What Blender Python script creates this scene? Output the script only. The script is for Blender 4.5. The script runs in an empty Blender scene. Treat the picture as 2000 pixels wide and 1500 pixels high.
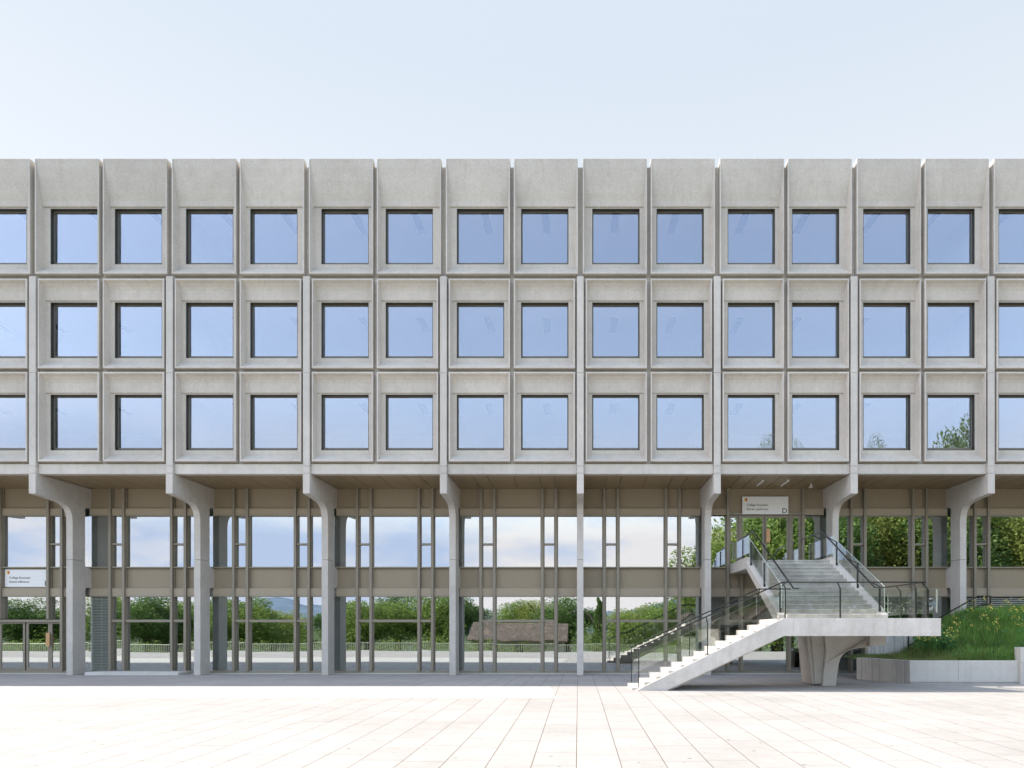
import bpy, math, random
from mathutils import Vector
R = math.radians
random.seed(7)
S = bpy.context.scene
COL = S.collection
# ------------------------------------------------------------------ camera
H = 1.87
cam_d = bpy.data.cameras.new("camera"); cam = bpy.data.objects.new("camera", cam_d); COL.objects.link(cam)
cam.location = (0, 0, H); cam.rotation_euler = (R(90), 0, 0)
cam_d.sensor_width = 36; cam_d.lens = 36 * 1390 / 2000
cam_d.shift_x = -129.5 / 2000; cam_d.shift_y = 479 / 2000
cam_d.clip_end = 6000; cam_d.clip_start = 0.05
S.camera = cam
# ------------------------------------------------------------------ world + sun
SUNV = Vector((-1.12, 0.25, 1.0)).normalized()
elev = math.asin(SUNV.z)
W = bpy.data.worlds.new("World"); S.world = W; W.use_nodes = True
nt = W.node_tree; N = nt.nodes; L = nt.links
for n in list(N): N.remove(n)
out = N.new('ShaderNodeOutputWorld'); bg = N.new('ShaderNodeBackground'); sky = N.new('ShaderNodeTexSky')
sky.sky_type = 'NISHITA'; sky.sun_disc = False; sky.sun_elevation = elev
sky.sun_rotation = math.atan2(SUNV.x, SUNV.y) % (2 * math.pi)
sky.altitude = 400; sky.air_density = 1.0; sky.dust_density = 0.9; sky.ozone_density = 1.6
tc = N.new('ShaderNodeTexCoord'); sep = N.new('ShaderNodeSeparateXYZ'); L.new(tc.outputs['Generated'], sep.inputs[0])
mp = N.new('ShaderNodeMapping'); mp.inputs['Scale'].default_value = (2.2, 2.2, 7.5); L.new(tc.outputs['Generated'], mp.inputs[0])
cn = N.new('ShaderNodeTexNoise'); cn.inputs['Scale'].default_value = 1.6; cn.inputs['Detail'].default_value = 8; cn.inputs['Roughness'].default_value = .55
L.new(mp.outputs[0], cn.inputs['Vector'])
cr = N.new('ShaderNodeMapRange'); cr.inputs['From Min'].default_value = .40; cr.inputs['From Max'].default_value = .56; L.new(cn.outputs[0], cr.inputs['Value'])
# cloud band low over the horizon on the south side, thin veil on the north side
el = N.new('ShaderNodeMapRange'); el.inputs['From Min'].default_value = .30; el.inputs['From Max'].default_value = .12; L.new(sep.outputs['Z'], el.inputs['Value'])
mx = N.new('ShaderNodeMix'); mx.data_type = 'RGBA'; L.new(el.outputs[0], mx.inputs['Factor']); L.new(sky.outputs[0], mx.inputs['A'])
lc = N.new('ShaderNodeMix'); lc.data_type = 'RGBA'; L.new(cr.outputs[0], lc.inputs['Factor']); lc.inputs['A'].default_value = (.95, 1.42, 2.5, 1); lc.inputs['B'].default_value = (1.62, 1.93, 2.55, 1)
L.new(lc.outputs['Result'], mx.inputs['B'])
# high thin veil over the northern half of the sky
vn = N.new('ShaderNodeMapRange'); vn.inputs['From Min'].default_value = -.35; vn.inputs['From Max'].default_value = .45; L.new(sep.outputs['Y'], vn.inputs['Value'])
vz = N.new('ShaderNodeMath'); vz.operation = 'MULTIPLY'; vz.inputs[1].default_value = .97; L.new(vn.outputs[0], vz.inputs[0])
mv = N.new('ShaderNodeMix'); mv.data_type = 'RGBA'; L.new(vz.outputs[0], mv.inputs['Factor']); tn = N.new('ShaderNodeMix'); tn.data_type = 'RGBA'; tn.blend_type = 'MULTIPLY'; tn.inputs['Factor'].default_value = 1; tn.inputs['B'].default_value = (1.62, 1.27, .98, 1)
L.new(mx.outputs['Result'], tn.inputs['A']); L.new(tn.outputs['Result'], mv.inputs['A']); vg = N.new('ShaderNodeMapRange'); vg.inputs['From Min'].default_value = .30; vg.inputs['From Max'].default_value = .62; L.new(sep.outputs['Z'], vg.inputs['Value'])
vc = N.new('ShaderNodeMix'); vc.data_type = 'RGBA'; L.new(vg.outputs[0], vc.inputs['Factor']); vc.inputs['A'].default_value = (1.53, 1.58, 1.65, 1); vc.inputs['B'].default_value = (1.19, 1.33, 1.49, 1)
L.new(vc.outputs['Result'], mv.inputs['B'])
L.new(mv.outputs['Result'], bg.inputs['Color']); bg.inputs['Strength'].default_value = 0.15
L.new(bg.outputs[0], out.inputs['Surface'])
sd = bpy.data.lights.new("sun", 'SUN'); sun = bpy.data.objects.new("sun", sd); COL.objects.link(sun)
sd.energy = 2.3; sd.angle = R(.53); sd.color = (1, .93, .84)
sun.rotation_euler = SUNV.to_track_quat('Z', 'Y').to_euler(); sun.location = (-40, 30, 60)
S.view_settings.view_transform = 'Standard'; S.view_settings.look = 'None'; S.view_settings.exposure = 2.0; S.view_settings.gamma = 1
S.render.engine = 'CYCLES'
S.cycles.max_bounces = 10; S.cycles.diffuse_bounces = 5; S.cycles.glossy_bounces = 5; S.cycles.transmission_bounces = 6; S.cycles.transparent_max_bounces = 14
S.cycles.sample_clamp_indirect = 6
# ------------------------------------------------------------------ helpers
def px(x, y, Y):
    return ((x - 1129.5) * Y / 1390, Y, H + (1229 - y) * Y / 1390)
def tag(o, label=None, cat=None, group=None, kind=None):
    if label: o['label'] = label
    if cat: o['category'] = cat
    if group: o['group'] = group
    if kind: o['kind'] = kind
    return o
def empty(name, loc=(0, 0, 0), rz=0, parent=None):
    o = bpy.data.objects.new(name, None); COL.objects.link(o); o.location = loc; o.rotation_euler = (0, 0, rz)
    if parent: o.parent = parent
    return o
def mkobj(name, me, parent=None, loc=(0, 0, 0)):
    o = bpy.data.objects.new(name, me); COL.objects.link(o); o.location = loc
    if parent: o.parent = parent
    return o
class MB:
    def __init__(s): s.v = []; s.f = []; s.smooth = set()
    def add(s, vs, fs):
        b = len(s.v); s.v += [tuple(p) for p in vs]; s.f += [tuple(i + b for i in f) for f in fs]; return s
    def quad(s, *p): return s.add(p, [tuple(range(len(p)))])
    def box(s, x0, x1, y0, y1, z0, z1, m=0.0):
        if m <= 0:
            return s.add([(x0, y0, z0), (x1, y0, z0), (x1, y1, z0), (x0, y1, z0), (x0, y0, z1), (x1, y0, z1), (x1, y1, z1), (x0, y1, z1)],
                         [(0, 3, 2, 1), (4, 5, 6, 7), (0, 1, 5, 4), (1, 2, 6, 5), (2, 3, 7, 6), (3, 0, 4, 7)])
        # chamfered on vertical front/back edges
        pl = [(x0 + m, y0), (x1 - m, y0), (x1, y0 + m), (x1, y1 - m), (x1 - m, y1), (x0 + m, y1), (x0, y1 - m), (x0, y0 + m)]
        return s.prism_z(pl, z0, z1)
    def prism_z(s, pl, z0, z1):
        n = len(pl); v = [(x, y, z0) for x, y in pl] + [(x, y, z1) for x, y in pl]
        f = [tuple(reversed(range(n))), tuple(range(n, 2 * n))] + [(i, (i + 1) % n, n + (i + 1) % n, n + i) for i in range(n)]
        return s.add(v, f)
    def prism_x(s, pl, x0, x1):   # pl in (y,z)
        n = len(pl); v = [(x0, y, z) for y, z in pl] + [(x1, y, z) for y, z in pl]
        f = [tuple(reversed(range(n))), tuple(range(n, 2 * n))] + [(i, (i + 1) % n, n + (i + 1) % n, n + i) for i in range(n)]
        return s.add(v, f)
    def prism_y(s, pl, y0, y1):   # pl in (x,z)
        n = len(pl); v = [(x, y0, z) for x, z in pl] + [(x, y1, z) for x, z in pl]
        f = [tuple(range(n)), tuple(reversed(range(n, 2 * n)))] + [(i, n + i, n + (i + 1) % n, (i + 1) % n) for i in range(n)]
        return s.add(v, f)
    def bar(s, a, b, w, d=None, up=(0, 0, 1)):
        a = Vector(a); b = Vector(b); d = d or w; t = (b - a).normalized(); u = Vector(up)
        if abs(t.dot(u)) > .98: u = Vector((0, 1, 0))
        r = t.cross(u).normalized(); u = r.cross(t).normalized(); r *= w / 2; u *= d / 2
        v = [a - r - u, a + r - u, a + r + u, a - r + u, b - r - u, b + r - u, b + r + u, b - r + u]
        return s.add(v, [(0, 3, 2, 1), (4, 5, 6, 7), (0, 1, 5, 4), (1, 2, 6, 5), (2, 3, 7, 6), (3, 0, 4, 7)])
    def tube(s, pts, rad, n=8):
        pts = [Vector(p) for p in pts]; rings = []
        for i, p in enumerate(pts):
            t = (pts[min(i + 1, len(pts) - 1)] - pts[max(i - 1, 0)]).normalized()
            a = t.cross(Vector((0, 0, 1)));
            if a.length < .1: a = t.cross(Vector((0, 1, 0)))
            a.normalize(); b = t.cross(a); r = rad[i] if isinstance(rad, (list, tuple)) else rad
            rings.append([p + a * math.cos(2 * math.pi * k / n) * r + b * math.sin(2 * math.pi * k / n) * r for k in range(n)])
        v = [q for r in rings for q in r]; f = []
        for i in range(len(pts) - 1):
            for k in range(n):
                f.append((i * n + k, i * n + (k + 1) % n, (i + 1) * n + (k + 1) % n, (i + 1) * n + k))
        f.append(tuple(range(n))); f.append(tuple(range((len(pts) - 1) * n, len(pts) * n)))
        return s.add(v, f)
    def mesh(s, name, mat):
        me = bpy.data.meshes.new(name); me.from_pydata(s.v, [], s.f); me.update()
        if mat: me.materials.append(mat)
        if s.smooth:
            me.materials.append(M[getattr(s, 'alt', 'conc_fin')])
            for i in s.smooth: me.polygons[i].material_index = 1
        return me
    def build(s, name, mat, parent=None, loc=(0, 0, 0), bevel=0):
        o = mkobj(name, s.mesh(name, mat), parent, loc)
        if bevel:
            b = o.modifiers.new("b", 'BEVEL'); b.width = bevel; b.segments = 2; b.limit_method = 'ANGLE'; b.angle_limit = R(40)
        return o
# ------------------------------------------------------------------ materials
def newmat(name):
    m = bpy.data.materials.new(name); m.use_nodes = True; n = m.node_tree.nodes; l = m.node_tree.links
    return m, n, l, n['Principled BSDF']
def noise(n, l, vec, scale, detail=4, rough=.5):
    t = n.new('ShaderNodeTexNoise'); t.inputs['Scale'].default_value = scale; t.inputs['Detail'].default_value = detail
    t.inputs['Roughness'].default_value = rough; l.new(vec, t.inputs['Vector']); return t.outputs[0]
def ramp(n, l, fac, stops):
    r = n.new('ShaderNodeValToRGB'); l.new(fac, r.inputs[0]); e = r.color_ramp.elements
    while len(e) < len(stops): e.new(.5)
    for i, (p, c) in enumerate(stops):
        e[i].position = p; e[i].color = (c, c, c, 1) if isinstance(c, (int, float)) else (*c, 1)
    return r.outputs[0]
def mixc(n, l, f, a, b, mode='MIX'):
    x = n.new('ShaderNodeMix'); x.data_type = 'RGBA'; x.blend_type = mode
    for sock, val in (('Factor', f), ('A', a), ('B', b)):
        if isinstance(val, (int, float)): x.inputs[sock].default_value = val if sock == 'Factor' else (val, val, val, 1)
        elif isinstance(val, tuple): x.inputs[sock].default_value = (*val, 1)
        else: l.new(val, x.inputs[sock])
    return x.outputs['Result']
def concrete(name, base, var=.12, speck=.22, streak=.0, bump=.25, boards=0, warm=(1.0, .9, .76)):
    m, n, l, p = newmat(name)
    g = n.new('ShaderNodeNewGeometry'); pos = g.outputs['Position']
    big = ramp(n, l, noise(n, l, pos, .45, 5, .6), [(.3, 1 - var), (.7, 1 + var * .5)])
    med = ramp(n, l, noise(n, l, pos, 3.2, 5, .65), [(.3, 1 - var * .7), (.7, 1 + var * .3)])
    spk = ramp(n, l, noise(n, l, pos, 38, 3, .75), [(.32, 1 - speck), (.5, 1.0), (.7, 1 + speck * .7)])
    c = mixc(n, l, 1.0, tuple(base), big, 'MULTIPLY'); c = mixc(n, l, 1.0, c, med, 'MULTIPLY'); c = mixc(n, l, 1.0, c, spk, 'MULTIPLY')
    oi = n.new('ShaderNodeObjectInfo'); c = mixc(n, l, 1.0, c, ramp(n, l, oi.outputs['Random'], [(0, .945), (1, 1.04)]), 'MULTIPLY')
    if streak:
        mpn = n.new('ShaderNodeMapping'); mpn.inputs['Scale'].default_value = (5, 5, .22); l.new(pos, mpn.inputs[0])
        st = ramp(n, l, noise(n, l, mpn.outputs[0], 1.3, 5, .6), [(.5, 0.0), (.75, 1.0)])
        f = n.new('ShaderNodeMath'); f.operation = 'MULTIPLY'; f.inputs[1].default_value = streak; l.new(st, f.inputs[0])
        c = mixc(n, l, f.outputs[0], c, tuple(b * k * .62 for b, k in zip(base, warm)))
    hsrc = noise(n, l, pos, 30, 4, .7)
    if boards:
        mpn = n.new('ShaderNodeMapping'); mpn.inputs['Scale'].default_value = (boards, boards, .25); l.new(pos, mpn.inputs[0])
        bn = noise(n, l, mpn.outputs[0], 1.0, 3, .7)
        c = mixc(n, l, 1.0, c, ramp(n, l, bn, [(.35, .74), (.62, 1.1)]), 'MULTIPLY')
        hsrc = bn
    l.new(c, p.inputs['Base Color']); p.inputs['Roughness'].default_value = .88; p.inputs['Specular IOR Level'].default_value = .25
    b = n.new('ShaderNodeBump'); b.inputs['Strength'].default_value = bump; b.inputs['Distance'].default_value = .01 if not boards else .02
    l.new(hsrc, b.inputs['Height']); l.new(b.outputs[0], p.inputs['Normal'])
    return m
def plain(name, col, rough=.5, metal=0, var=.1, scale=6, spec=.5, bump=0):
    m, n, l, p = newmat(name)
    g = n.new('ShaderNodeNewGeometry')
    v = ramp(n, l, noise(n, l, g.outputs['Position'], scale, 4, .6), [(.3, 1 - var), (.7, 1 + var * .6)])
    l.new(mixc(n, l, 1.0, tuple(col), v, 'MULTIPLY'), p.inputs['Base Color'])
    p.inputs['Roughness'].default_value = rough; p.inputs['Metallic'].default_value = metal; p.inputs['Specular IOR Level'].default_value = spec
    if bump:
        b = n.new('ShaderNodeBump'); b.inputs['Strength'].default_value = bump; b.inputs['Distance'].default_value = .01
        l.new(noise(n, l, g.outputs['Position'], scale * 5, 4), b.inputs['Height']); l.new(b.outputs[0], p.inputs['Normal'])
    return m
def glass(name, refl, tint, rcol=(1, 1, 1), wave=.0, wscale=.7, rough=0.0, pw=3.5):
    """pane: mirror share rises with the viewing angle, the rest passes straight through"""
    m, n, l, p = newmat(name); n.remove(p); o = n['Material Output']
    gl = n.new('ShaderNodeBsdfGlossy'); gl.inputs['Roughness'].default_value = rough; gl.inputs['Color'].default_value = (*rcol, 1)
    tr = n.new('ShaderNodeBsdfTransparent'); tr.inputs['Color'].default_value = (*tint, 1)
    lw = n.new('ShaderNodeLayerWeight'); lw.inputs['Blend'].default_value = .5
    po = n.new('ShaderNodeMath'); po.operation = 'POWER'; po.inputs[1].default_value = pw; l.new(lw.outputs['Facing'], po.inputs[0])
    mr = n.new('ShaderNodeMapRange'); mr.inputs['To Min'].default_value = refl; mr.inputs['To Max'].default_value = 1; l.new(po.outputs[0], mr.inputs['Value'])
    mi = n.new('ShaderNodeMixShader'); l.new(mr.outputs[0], mi.inputs[0]); l.new(tr.outputs[0], mi.inputs[1]); l.new(gl.outputs[0], mi.inputs[2]); l.new(mi.outputs[0], o.inputs[0])
    if wave:
        g = n.new('ShaderNodeNewGeometry'); b = n.new('ShaderNodeBump'); b.inputs['Strength'].default_value = wave; b.inputs['Distance'].default_value = .02
        l.new(noise(n, l, g.outputs['Position'], wscale, 1, .4), b.inputs['Height']); l.new(b.outputs[0], gl.inputs['Normal'])
    return m
M = {}
M['conc'] = concrete('washed_concrete', (.56, .513, .45), speck=.26, streak=.24, var=.10)
M['conc_fin'] = concrete('fin_concrete', (.58, .54, .485), speck=.16, streak=.22)
M['conc_stair'] = concrete('stair_concrete', (.61, .575, .525), speck=.12, streak=.30, var=.16)
M['conc_step'] = concrete('step_concrete', (.53, .51, .45), speck=.14, streak=.25, var=.35)
M['conc_pier'] = concrete('pier_concrete', (.53, .50, .45), speck=.10, streak=.15, var=.16)
M['conc_board'] = concrete('board_marked_concrete', (.56, .535, .49), speck=.08, boards=14, bump=.8, streak=.1)
M['conc_wall'] = concrete('planter_concrete', (.60, .575, .53), speck=.08, streak=.2, var=.1)
M['frame'] = plain('bronze_frame', (.17, .155, .12), .45, .2, .06, 4)
M['lining'] = plain('dark_window_lining', (.035, .032, .024), .5, .2, .1, 4)
M['mull'] = plain('bronze_mullion', (.26, .226, .17), .45, .1, .08, 5)
M['panel'] = plain('spandrel_panel', (.30, .245, .165), .6, 0, .12, 22)
M['beam'] = plain('transom_panel', (.36, .30, .215), .6, 0, .08, 25)
M['soffit'] = plain('soffit_metal', (.30, .225, .13), .38, .2, .1, 3)
M['black'] = plain('black_steel', (.022, .024, .022), .35, .5, .1, 5)
M['railsteel'] = plain('grey_steel', (.05, .052, .048), .3, .7, .1, 5)
M['white'] = plain('white_paint', (.80, .80, .78), .45, 0, .02, 3)
M['text'] = plain('sign_text', (.06, .055, .05), .6, 0, .02, 3)
M['room'] = plain('room_wall', (.50, .49, .46), .8, 0, .08, 1)
M['ceil'] = plain('room_ceiling', (.80, .79, .76), .8, 0, .03, 1)
M['roomfloor'] = plain('room_floor', (.50, .47, .43), .6, 0, .1, 1)
M['fixture'] = plain('ceiling_slot', (.05, .055, .06), .6, 0, .05, 1)
M['wood'] = plain('wood_handle', (.58, .33, .15), .5, 0, .15, 10)
M['pane'] = glass('coated_window_glass', .20, (.96, .97, .97), (.80, .85, .99), wave=.02, wscale=.5)
M['pane_low'] = glass('coated_glazing', .50, (.50, .60, .54), (.95, .98, 1.0), wave=.06, wscale=.55)
M['edge'] = plain('glass_edge', (.50, .57, .50), .3, 0, .02, 3)
M['rail_glass'] = glass('railing_glass', .09, (.965, .975, .965), (1, 1, 1), pw=3.0)
M['yellow'] = plain('crest_yellow', (.80, .50, .08), .5)
M['red'] = plain('crest_red', (.55, .09, .03), .5)
M['lamp'] = plain('lamp_white', (.85, .84, .80), .4)
M['louvre'] = plain('louvre_metal', (.50, .52, .46), .4, .3, .05, 5)
# ------------------------------------------------------------------ building
F0 = 0.078                     # x of the fin on the view axis
def bayx(b): return F0 - 2.6 + 5.2 * b
bld = empty('college_building', (F0, 27, 0))
tag(bld, 'long concrete college building with three rows of square windows over a glazed ground level', 'building')
OFF = Vector((-F0, -27, 0))    # all building meshes are written in world coordinates, shifted to the empty
def bput(mb, name, mat, parent=None, bevel=0):
    if parent is None: return mb.build(name, mat, bld, OFF, bevel)
    return mb.build(name, mat, parent, (0, 0, 0), bevel)
ZO, ZT = .50, 2.64             # window opening above the panel base
def panel_mb(xl, xr, Hh, top, zo=ZO, zt=ZT, mb=None, dx=0, dz=0, dy=0):
    mb = mb or MB(); ow = .91; rim = .05; bz = zo - .18; e = .012
    P = lambda x, y, z: (x + dx, y + dy, z + dz)
    # outer sides
    O = [(xl, 0), (xr, 0), (xr, Hh), (xl, Hh)]
    def strip(A, ya, B, yb):
        n = len(A)
        for i in range(n):
            j = (i + 1) % n
            mb.quad(P(A[i][0], ya, A[i][1]), P(A[j][0], ya, A[j][1]), P(B[j][0], yb, B[j][1]), P(B[i][0], yb, B[i][1]))
    O1 = [(xl + e, e), (xr - e, e), (xr - e, Hh - e), (xl + e, Hh - e)]
    strip(O, .30, O, e); k0 = len(mb.f); strip(O, e, O1, 0)
    xa, xb = xl + rim, xr - rim; wa, wb = xa + .055, xb - .055; zb = .06; zh = zt + .05
    if top == 'rim':
        I = [(xa, zb), (xb, zb), (xb, Hh - .06), (xa, Hh - .06)]; strip(O1, 0, I, 0)
        prof = [(Hh - .06, 0.0), (Hh - .13, .12), (Hh - .24, .21), (Hh - .36, .25), (zh, .275)]
    else:
        I = [(xa, zb), (xb, zb), (xb, Hh - e), (xa, Hh - e)]
        for k in (0, 1, 3):
            j = (k + 1) % 4
            mb.quad(P(O1[k][0], 0, O1[k][1]), P(O1[j][0], 0, O1[j][1]), P(I[j][0], 0, I[j][1]), P(I[k][0], 0, I[k][1]))
        prof = [(Hh - e, 0.004), (Hh - .35, .035), (Hh - .8, .10), (Hh - 1.2, .18), (zh + .2, .25), (zh, .275)]
    mb.smooth |= set(range(k0, len(mb.f)))
    # upper face, splayed sides
    n = len(prof)
    def side(k, s):
        t = prof[k][1] / .32; return (xa + .055 * t) if s < 0 else (xb - .055 * t)
    for k in range(n - 1):
        z0, y0 = prof[k]; z1, y1 = prof[k + 1]
        mb.quad(P(side(k, -1), y0, z0), P(side(k + 1, -1), y1, z1), P(side(k + 1, 1), y1, z1), P(side(k, 1), y0, z0))
        for s in (-1, 1):
            X = xa if s < 0 else xb
            mb.quad(P(X, 0, z0), P(X, 0, z1), P(side(k + 1, s), y1, z1), P(side(k, s), y0, z0))
    zh2 = zh
    for s in (-1, 1):
        X, Wd = (xa, wa) if s < 0 else (xb, wb)
        mb.quad(P(X, 0, zh2), P(X, 0, zb), P(Wd, .32, bz), P(Wd, .32, zh2))
    mb.quad(P(xa, 0, zb), P(xb, 0, zb), P(wb, .32, bz), P(wa, .32, bz))
    mb.quad(P(side(n - 1, -1), .275, zh), P(wa, .32, zh + .006), P(wb, .32, zh + .006), P(side(n - 1, 1), .275, zh))
    # wall round the opening and the reveal
    mb.quad(P(wa, .32, bz), P(wb, .32, bz), P(ow, .32, zo), P(-ow, .32, zo))
    mb.quad(P(wa, .32, zh), P(-ow, .32, zt), P(ow, .32, zt), P(wb, .32, zh))
    mb.quad(P(wa, .32, bz), P(-ow, .32, zo), P(-ow, .32, zt), P(wa, .32, zh))
    mb.quad(P(wb, .32, bz), P(wb, .32, zh), P(ow, .32, zt), P(ow, .32, zo))
    for a, b in (((-ow, zo), (ow, zo)), ((ow, zo), (ow, zt)), ((ow, zt), (-ow, zt)), ((-ow, zt), (-ow, zo))):
        mb.quad(P(a[0], .32, a[1]), P(b[0], .32, b[1]), P(b[0], .56, b[1]), P(a[0], .56, a[1]))
    return mb
def frame_mb(zo=ZO, zt=ZT, mb=None, dx=0, dz=0, dy=0):
    mb = mb or MB(); o = .908; t = .022
    def ring(x0, x1, z0, z1, ya, yb, l, r, bt, tp):
        mb.box(x0 + dx, x0 + l + dx, ya + dy, yb + dy, z0 + dz, z1 + dz); mb.box(x1 - r + dx, x1 + dx, ya + dy, yb + dy, z0 + dz, z1 + dz)
        mb.box(x0 + l + dx, x1 - r + dx, ya + dy, yb + dy, z0 + dz, z0 + bt + dz); mb.box(x0 + l + dx, x1 - r + dx, ya + dy, yb + dy, z1 - tp + dz, z1 + dz)
    ring(-o, o, zo + .002, zt - .002, .335, .46, t, t, t, t)
    k0 = len(mb.f); mb.alt = 'frame'  # sash takes a lighter bronze than the lining, sky light put into its colour
    ring(-o, o, zo + .002, zt - .002, .463, .54, .045, .045, .125, .06)
    mb.smooth |= set(range(k0, len(mb.f)))
    return mb
def pane_mb(zo=ZO, zt=ZT, mb=None, dx=0, dz=0, dy=0):
    mb = mb or MB(); x = .863
    mb.box(-x + dx, x + dx, .498 + dy, .506 + dy, zo + .127 + dz, zt - .062 + dz); return mb
ROWS = [(8.24, 'rim', 3.40, ZO, ZT), (11.78, 'rim', 3.40, ZO, ZT), (15.36, 'top', 4.37, .52, 2.66)]
B0, B1 = -5, 5
low_me = panel_mb(-1.1635, 1.1635, 3.40, 'rim').mesh('facade_panel', M['conc'])
topL = panel_mb(-1.275, 1.1635, 4.37, 'top', .52, 2.66).mesh('facade_panel', M['conc'])
topR = panel_mb(-1.1635, 1.275, 4.37, 'top', .52, 2.66).mesh('facade_panel', M['conc'])
fr_me = frame_mb().mesh('window_frame', M['lining']); pn_me = pane_mb().mesh('window_pane', M['pane'])
frt_me = frame_mb(.52, 2.66).mesh('window_frame', M['lining']); pnt_me = pane_mb(.52, 2.66).mesh('window_pane', M['pane'])
for r, (z, st, hh, zo, zt) in enumerate(ROWS):
    for b in range(B0, B1 + 1):
        for s in (-1, 1):
            me = low_me if r < 2 else (topL if s < 0 else topR)
            p = mkobj('facade_panel', me, bld, Vector((bayx(b) + s * 1.234, 27, z)) + OFF)
            mkobj('window_frame', fr_me if r < 2 else frt_me, p)
            q = mkobj('window_pane', pn_me if r < 2 else pnt_me, p); q.rotation_euler = (random.gauss(0, .0014), 0, random.gauss(0, .0016))
# wing beyond the picture (gives the long roof its shadow)
wing = MB(); wf = MB(); wp = MB()
for b in range(-10, B0):
    for r, (z, st, hh, zo, zt) in enumerate(ROWS):
        for s in (-1, 1):
            kw = dict(dx=bayx(b) + s * 1.234, dz=z, dy=27)
            if r < 2: panel_mb(-1.1635, 1.1635, hh, st, mb=wing, **kw)
            else: panel_mb(-1.275 if s < 0 else -1.1635, 1.1635 if s < 0 else 1.275, hh, st, .52, 2.66, mb=wing, **kw)
            frame_mb(zo, zt, wf, **kw); pane_mb(zo, zt, wp, **kw)
w = bput(wing, 'wing_facade', M['conc']); bput(wf, 'wing_window_frames', M['lining'], w); bput(wp, 'wing_window_panes', M['pane'], w)
# backing strips in the joints
bk = MB()
XL, XR = bayx(-10) - 2.6, bayx(B1) + 2.6
for b in range(-10, B1 + 1):
    c = bayx(b)
    bk.box(c - .11, c + .11, 27.25, 27.33, 8.0, 19.55)
    bk.box(c - 2.6 - .235, c - 2.6 + .235, 27.25, 27.33, 8.0, 15.3)
    bk.box(c - 2.6 - .13, c - 2.6 + .13, 27.25, 27.33, 15.3, 19.55)
for z in (8.24 - .05, 11.71, 15.27):
    bk.box(XL, XR, 27.254, 27.334, z - .09, z + .11)
bput(bk, 'joint_wall', M['conc'])
# beam under the panels
for b in range(-10, B1 + 1):
    mb = MB(); mb.box(bayx(b) - 2.465, bayx(b) + 2.465, 27.13, 27.42, 7.79, 8.17)
    bput(mb, 'edge_beam', M['conc_fin'], bevel=.012)
# fins with bracket and column
for b in range(-10, B1 + 2):
    x = bayx(b) - 2.6; mb = MB()
    for z0, z1 in ((7.795, 8.06), (8.068, 11.60), (11.608, 15.27)):
        mb.prism_z([(x - .115, 27), (x + .115, 27), (x + .131, 27.016), (x + .131, 27.42), (x - .131, 27.42), (x - .131, 27.016)], z0, z1)
    # bracket + column profile (y,z)
    prof = [(27.0, 7.787), (27.0, 7.02), (27.85, 6.975), (28.30, 6.94), (28.52, 6.90), (28.70, 6.83), (28.84, 6.72), (28.93, 6.56), (28.97, 6.38), (28.98, 6.15), (28.98, 4.71),
            (29.72, 4.71), (29.72, 6.90), (29.76, 6.95), (29.82, 6.97), (30.12, 6.97), (30.12, 7.787)]
    mb.prism_x(prof, x - .131, x + .131)
    prof = [(28.98, 4.70), (28.98, .0), (29.74, .0), (29.74, 3.52), (29.78, 3.59), (29.84, 3.61), (30.12, 3.61), (30.12, 4.42), (29.84, 4.44), (29.76, 4.48), (29.72, 4.56), (29.72, 4.70)]
    mb.prism_x(prof, x - .131, x + .131)
    bput(mb, 'column', M['conc_fin'], bevel=.01)
# roof, floors, rooms
mb = MB(); mb.box(XL, XR, 27.30, 41, 19.30, 19.50); bput(mb, 'roof', M['conc'])
mb = MB(); mb.box(XL, XR, 40.8, 41, 0, 19.3); mb.box(XL - .2, XL, 27.3, 41, 0, 19.5); mb.box(XR, XR + .2, 27.3, 41, 0, 19.5); bput(mb, 'outer_wall', M['conc'])
fl = MB(); ce = MB(); rw = MB()
for z0, z1 in ((7.86, 8.75 - .02), (11.16, 12.26), (14.70, 15.80), (18.42, 19.29)):
    fl.box(XL + .01, XR - .01, 27.58, 40.7, z0 + .02, z1)
    ce.box(XL + .01, XR - .01, 27.57, 40.7, z0, z0 + .015)
fl.box(XL + .01, XR - .01, 30.22, 40.7, 3.34, 4.47); ce.box(XL + .01, XR - .01, 30.21, 40.7, 3.32, 3.335)
fl.box(XL + .01, XR - .01, 30.22, 40.7, -.1, .06)
ce.box(XL + .01, XR - .01, 30.21, 40.7, 7.0, 7.015)
for z0, z1 in ((8.73, 11.16), (12.26, 14.70), (15.80, 18.42)):
    rw.box(XL + .02, XR - .02, 34.0, 34.1, z0, z1)
    for b in range(-10, B1 + 2):
        if b % 2 == 0: rw.box(bayx(b) - 2.66, bayx(b) - 2.54, 27.60, 33.99, z0, z1)
for z0, z1 in ((.06, 3.32), (4.47, 7.0)):
    rw.box(XL + .02, XR - .02, 38.0, 38.1, z0, z1)
bput(fl, 'floor_slab', M['roomfloor']); bput(ce, 'ceiling', M['ceil']); bput(rw, 'room_wall', M['room'])
slot = MB(); slot.box(-.14, .14, 0, 1.42, -.03, -.002); slot_me = slot.mesh('ceiling_fixture', M['fixture'])
for zc in (11.16, 14.70, 18.42):
    for b in range(-4, 5):
        for s in (-1, 1):
            mkobj('ceiling_fixture', slot_me, bld, Vector((bayx(b) + s * 1.2, 29.3 if zc < 18 else 28.3, zc)) + OFF)
lp_ = MB(); lp_.box(-.06, .06, 0, 1.2, -.06, -.002); lp_me = lp_.mesh('ceiling_lamp', M['lamp'])
for b in range(-4, 5):
    for dx in (-1.3, 1.3):
        mkobj('ceiling_lamp', lp_me, bld, Vector((bayx(b) + dx, 31.2, 7.0)) + OFF)
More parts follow.
